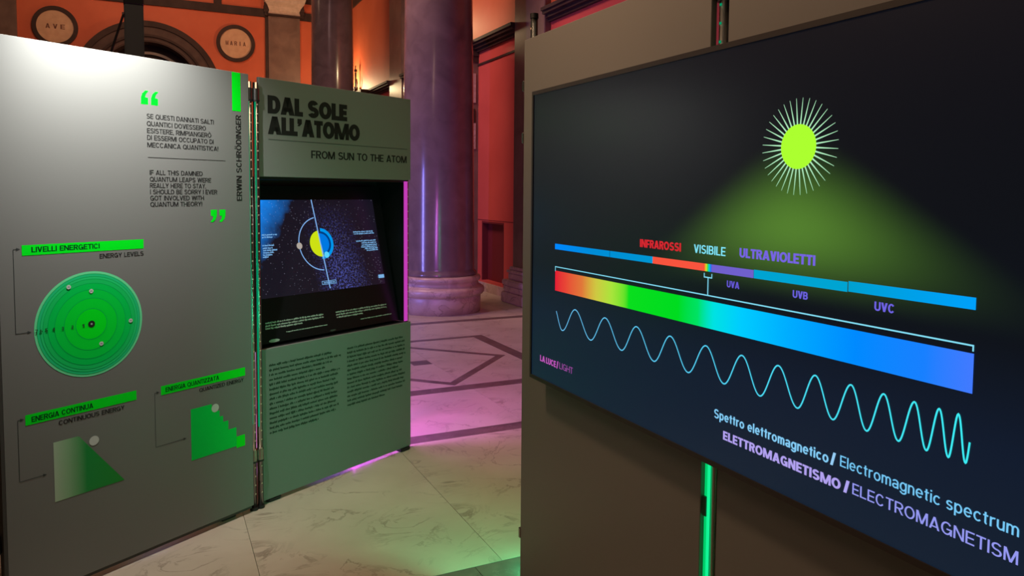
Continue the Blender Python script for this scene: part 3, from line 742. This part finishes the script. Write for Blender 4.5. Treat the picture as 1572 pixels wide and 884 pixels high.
post(.052, .016, .0, 2.125, F1, 'right chrome post of the pair joining the quotation panel and title panel', glow=(.42, 2.03))
post(-1.125, .024, .0, 2.12, F1, 'chrome post at the outer left edge of the quotation panel')
post(1.060, .034, .0, 2.12, F2, 'chrome post with a painted green glint at the right edge of the title panel', glow=(.80, 1.665))
post(.012, .030, .0, 2.235, F3, 'chrome post with black cap sticking up at the left corner of the screen wall', top_cap=True, clamps=(2.06, 1.2, .27))
post(1.020, .030, .0, 2.30, F3, 'left post in the slot of the screen wall, with green glints painted as glowing holes', r=.014, clamps=(2.10, .27), hmat='green_glint')  # holes coloured glowing green to paint in the LED glints
post(1.052, .034, .0, 2.30, F3, 'right post in the slot of the screen wall, under a copper coupler', r=.015, clamps=(2.10, .27))
# tall dark stand behind the quotation panel
t = thing('dark_steel_stand', 'tall square dark metal upright with black top rising behind the quotation panel', 'stand', (-2.777, 5.5, 0), .47)
link('upright', bevel(B(-.064, .064, -.05, .05, .02, 2.94), .008, 2), M['steel'], t)
link('top_block', bevel(B(-.066, .066, -.055, .055, 2.94, 3.6), .006, 1), M['black'], t)
link('base_plate', bevel(B(-.25, .25, -.25, .25, 0, .02), .004, 1), M['black'], t)
link('cable', rod(rod(bmesh.new(), (-.066, -.05, 2.86), (-.16, -.06, 2.55), .008), (-.16, -.06, 2.55), (-.10, -.05, 1.9), .008), M['black'], t)
link('screw', tube(bmesh.new(), -.068, -.052, 2.855, 2.872, .008), M['chrome'], t)
# LED tubes standing behind the displays
def led(loc, z0, z1, mm, label, r=.012):
    t = thing('led_tube', label, 'light tube', loc, 0)
    link('lit_tube', tube(bmesh.new(), 0, 0, z0, z1, r), M[mm], t)
    link('end_socket', tube(bmesh.new(), 0, 0, 0, z0, r*1.3), M['black'], t)
led(O2+d_of(A2)*1.02-n_of(A2)*.34, .03, 2.195, 'led_magenta_hot', 'magenta light tube peeping over the right end of the title panel')
led(Vector((-3.46, 7.14, 0)), .03, 2.05, 'led_violet', 'violet light tube standing hidden on the floor behind the quotation panel')

# ---- right screen wall
P3 = thing('screen_wall', 'tall grey-brown panel wall in two boards carrying the big spectrum screen', 'panel', O3, A3)
board(P3, 'left_board', -.006, 1.006, .03, 2.157)
board(P3, 'right_board', 1.066, 2.15, .03, 2.157)
link('crossbar', B(.0, 2.1, .05, .08, 1.9, 1.94), M['steel'], P3)
link('crossbar', B(.0, 2.1, .05, .08, 1.0, 1.04), M['steel'], P3)
link('tube_light', B(1.010, 1.024, .010, .014, .05, .93), M['led_green'], P3)
link('tube_light_edge', B(1.024, 1.029, .006, .012, .05, .93), emit('green_led_bright', srgb(20, 245, 150)), P3)
link('clip', B(1.009, 1.022, .004, .010, .78, .83), mat('dark_green_clip', (0, .06, .02), .5), P3)
for z in (1.99, 1.80, .30): link('edge_clip', bevel(B(-.016, -.005, -.004, .022, z-.02, z+.02), .002, 1), M['chrome'], P3)
link('foot_hook', rod(rod(bmesh.new(), (-.03, .03, .20), (-.03, .03, .16), .006), (-.03, .03, .16), (-.004, .02, .14), .006), M['black'], P3)
for fu in (.06, .9, 1.2, 2.0): link('foot', bevel(B(fu-.04, fu+.04, 0, .06, 0, .03), .005, 1), M['black'], P3)

# ---- big screen
O4 = O3+d_of(A3)*.179+n_of(A3)*.06
TV = thing('spectrum_screen', 'very large flat screen showing a green sun, colour spectrum bars and a wave', 'screen', O4, A3)
Z0, Z1, TW = .9541, 1.9439, 1.76
bm = B(0, TW, .002, .052, Z0, Z1); link('housing', bevel(bm, .004, 2), M['bezel'], TV)
f_ = bmesh.new(); e = .013
for a in ((0, TW, Z1-e, Z1), (0, TW, Z0, Z0+e), (0, e*.8, Z0+e, Z1-e), (TW-e*.8, TW, Z0+e, Z1-e)): box(f_, a[0], a[1], -.004, .004, a[2], a[3])
link('bezel', f_, M['bezel'], TV)
def tv_mat():
    mt = bpy.data.materials.new('screen_glass_picture'); mt.use_nodes = True; nt = mt.node_tree; L = nt.links.new; N = nt.nodes.new
    b = nt.nodes['Principled BSDF']; b.inputs['Base Color'].default_value = (.006, .006, .007, 1); b.inputs['Roughness'].default_value = .30
    b.inputs['Specular IOR Level'].default_value = .5
    tc = N('ShaderNodeTexCoord'); sx = N('ShaderNodeSeparateXYZ'); L(tc.outputs['Object'], sx.inputs[0])
    X, Z = sx.outputs['X'], sx.outputs['Z']
    def m_(op, a, b_=None, clamp=False):
        n = N('ShaderNodeMath'); n.operation = op; n.use_clamp = clamp
        for i, v in enumerate((a, b_)):
            if v is None: continue
            if isinstance(v, (int, float)): n.inputs[i].default_value = v
            else: L(v, n.inputs[i])
        return n.outputs[0]
    def mr(v, a, b_, c, d, sm='SMOOTHSTEP'):
        n = N('ShaderNodeMapRange'); n.interpolation_type = sm
        for i, k in zip(('From Min', 'From Max', 'To Min', 'To Max'), (a, b_, c, d)): n.inputs[i].default_value = k
        L(v, n.inputs['Value']); return n.outputs[0]
    r = N('ShaderNodeValToRGB'); el = r.color_ramp.elements
    L(mr(Z, .954, 1.944, 0, 1, 'LINEAR'), r.inputs[0])
    for _ in range(3): el.new(.5)
    for i, (ps, c) in enumerate(((0, (11, 30, 48)), (.25, (8, 24, 44)), (.42, (5, 14, 24)), (.62, (6, 12, 20)), (1, (6, 9, 18)))):
        el[i].position = ps
    for i, (ps, c) in enumerate(((0, (11, 30, 48)), (.25, (8, 24, 44)), (.42, (5, 14, 24)), (.62, (6, 12, 20)), (1, (6, 9, 18)))):
        el[i].color = (*srgb(*c), 1)
    # light fanning out below the sun
    drop = m_('SUBTRACT', 1.75, Z)
    half_w = m_('ADD', m_('MULTIPLY', drop, 1.15), .03)
    k = m_('DIVIDE', m_('ABSOLUTE', m_('SUBTRACT', X, 1.16)), m_('MAXIMUM', half_w, .01))
    fan = mr(k, 0, 1.35, 1, 0)
    vert = m_('MULTIPLY', mr(Z, 1.72, 1.53, 0, 1), mr(Z, 1.37, 1.53, 0, 1))
    glow = m_('MULTIPLY', fan, vert)
    sc = N('ShaderNodeVectorMath'); sc.operation = 'SCALE'; sc.inputs[0].default_value = srgb(80, 124, 36); L(glow, sc.inputs['Scale'])
    ad = N('ShaderNodeVectorMath'); ad.operation = 'ADD'; L(sc.outputs[0], ad.inputs[0]); L(r.outputs[0], ad.inputs[1])
    L(ad.outputs[0], b.inputs['Emission Color']); b.inputs['Emission Strength'].default_value = 1
    return mt
pr(TV, 'glass', [rect(e*.8, Z0+e, TW-e*.8, Z1-e)], tv_mat(), -.001)
G = -.0022
def em(c): return emit('screen_colour', srgb(*c))
su, sv = 1.169, 1.697
pr(TV, 'sun_disc', [disc(su, sv, .0455, 64)], em((172, 255, 48)), G-.0004)
rays = []
for i in range(36):
    a = 2*pi*(i+.5)/36; c_, s_ = math.cos(a), math.sin(a)
    r0, r1 = .0440, .0985
    rays.append([(su+r0*c_-s_*.0017, sv+r0*s_+c_*.0017), (su+r0*c_+s_*.0017, sv+r0*s_-c_*.0017), (su+r1*c_+s_*.0004, sv+r1*s_-c_*.0004), (su+r1*c_-s_*.0004, sv+r1*s_+c_*.0004)])
pr(TV, 'sun_rays', rays, em((176, 236, 190)), G)
b0, b1 = 1.4155, 1.4335
pr(TV, 'radio_band', [rect(.169, b0, .488, b1), rect(.490, b0, .6915, b1)], ramp_mat('radio_blue', [(.169, (0, 135, 255)), (.40, (0, 140, 215)), (.69, (0, 150, 210))], .16, .70), G)
pr(TV, 'infrared_band', [rect(.6915, b0, .8925, b1)], em((248, 84, 62)), G)
pr(TV, 'visible_band', [rect(.8925, b0, .920, b1)], ramp_mat('visible_rainbow', [(.8925, (235, 60, 40)), (.8965, (245, 150, 40)), (.901, (200, 225, 50)), (.906, (40, 220, 50)), (.911, (0, 200, 220)), (.916, (30, 120, 240)), (.920, (80, 90, 220))], .8925, .920), G)
pr(TV, 'near_ultraviolet_band', [rect(.920, b0, 1.0545, b1)], em((112, 96, 204)), G)
pr(TV, 'middle_ultraviolet_band', [rect(1.0555, b0, 1.2985, b1+.001)], em((0, 164, 210)), G)
pr(TV, 'far_ultraviolet_band', [rect(1.3005, b0+.001, 1.5425, b1+.003)], ramp_mat('far_uv_blue', [(1.30, (0, 160, 208)), (1.54, (0, 160, 250))], 1.29, 1.55), G)
cy = em((132, 222, 246)); lw = .0027
pr(TV, 'bracket_line', [rect(.171, 1.357, 1.5425, 1.357+lw), rect(.171, 1.343, .171+lw*1.2, 1.357), rect(1.540, 1.349, 1.5425, 1.357),
                        rect(.9065, 1.357, .9095, 1.400), rect(.893, 1.400, .922, 1.4025), rect(.893, 1.400, .8955, 1.411), rect(.9195, 1.400, .922, 1.411)], cy, G)
spec_st = [(.172, (226, 26, 52)), (.24, (232, 70, 54)), (.34, (224, 120, 58)), (.42, (206, 200, 66)), (.50, (170, 228, 60)), (.56, (110, 226, 44)), (.585, (10, 222, 30)), (.80, (0, 220, 32)), (.875, (0, 226, 100)), (.93, (0, 226, 226)), (1.02, (0, 204, 255)), (1.16, (0, 172, 255)), (1.32, (0, 138, 255)), (1.46, (24, 128, 255)), (1.543, (66, 122, 255))]
pr(TV, 'spectrum_band', [rect(.172, 1.280, 1.543, 1.3455)], ramp_mat('spectrum_colours', spec_st, .172, 1.543), G)
# wave growing shorter to the right
ext = [(.160, 1.236), (.222, 1.156), (.301, 1.235), (.392, 1.156), (.470, 1.236), (.555, 1.157), (.625, 1.236), (.705, 1.157), (.771, 1.236), (.843, 1.158), (.906, 1.237), (.970, 1.160), (1.026, 1.238), (1.083, 1.160),
       (1.133, 1.238), (1.187, 1.161), (1.230, 1.239), (1.275, 1.162), (1.314, 1.240), (1.351, 1.162), (1.384, 1.240), (1.416, 1.163), (1.444, 1.241), (1.469, 1.163), (1.489, 1.241), (1.508, 1.164), (1.522, 1.241), (1.537, 1.164), (1.548, 1.236)]
wp = []
for (a, va), (b_, vb) in zip(ext, ext[1:]):
    for i in range(14):
        k = i/14; u = a+(b_-a)*k; v = va+(vb-va)*(1-math.cos(pi*k))/2
        if .1785 <= u <= 1.5425: wp.append((u, v))
pr(TV, 'wave_line', line(wp, .0032), ramp_mat('wave_cyan', [(.17, (108, 190, 240)), (.9, (84, 204, 240)), (1.55, (60, 236, 244))], .17, 1.55), G)
T_ = [('infrared_text', 'INFRAROSSI', .634, .806, 1.455, .0215, .23, .04, (214, 40, 48)),
      ('visible_text', 'VISIBILE', .855, .965, 1.4565, .0205, .16, .10, (130, 232, 250)),
      ('ultraviolet_text', 'ULTRAVIOLETTI', 1.010, 1.221, 1.458, .021, .23, .04, (118, 100, 224)),
      ('near_ultraviolet_text', 'UVA', .972, 1.012, 1.386, .0155, .20, .06, (104, 90, 215)),
      ('middle_ultraviolet_text', 'UVB', 1.166, 1.205, 1.3875, .0155, .20, .06, (108, 98, 222)),
      ('far_ultraviolet_text', 'UVC', 1.358, 1.399, 1.389, .0165, .20, .06, (112, 100, 228)),
      ('light_text_italian', 'LA LUCE', .074, .183, 1.0265, .0205, .22, .05, (190, 88, 186)),
      ('light_slash', '/', .187, .199, 1.0275, .0205, .20, .06, (190, 88, 186)),
      ('light_text_english', 'LIGHT', .206, .291, 1.0285, .0205, .11, .10, (160, 80, 165)),
      ('spectrum_text_italian', 'Spettro elettromagnetico', .940, 1.2685, 1.0725, .0215, .175, .085, (132, 204, 246)),
      ('spectrum_slash', '/', 1.2725, 1.2855, 1.0745, .0215, .20, .06, (150, 205, 246)),
      ('spectrum_text_english', 'Electromagnetic spectrum', 1.2955, 1.624, 1.0765, .0215, .13, .10, (118, 200, 246)),
      ('magnetism_text_italian', 'ELETTROMAGNETISMO', .972, 1.2985, 1.0295, .0205, .23, .06, (176, 160, 238)),
      ('magnetism_slash', '/', 1.305, 1.3185, 1.0315, .0205, .22, .06, (176, 165, 242)),
      ('magnetism_text_english', 'ELECTROMAGNETISM', 1.325, 1.6245, 1.0325, .0215, .13, .10, (148, 152, 240))]
for nm, s_, a, b_, v, cap, wt, tr, c_ in T_:
    pr(TV, nm, text(s_, a, b_, v, cap, wt, tr), em(c_), G)
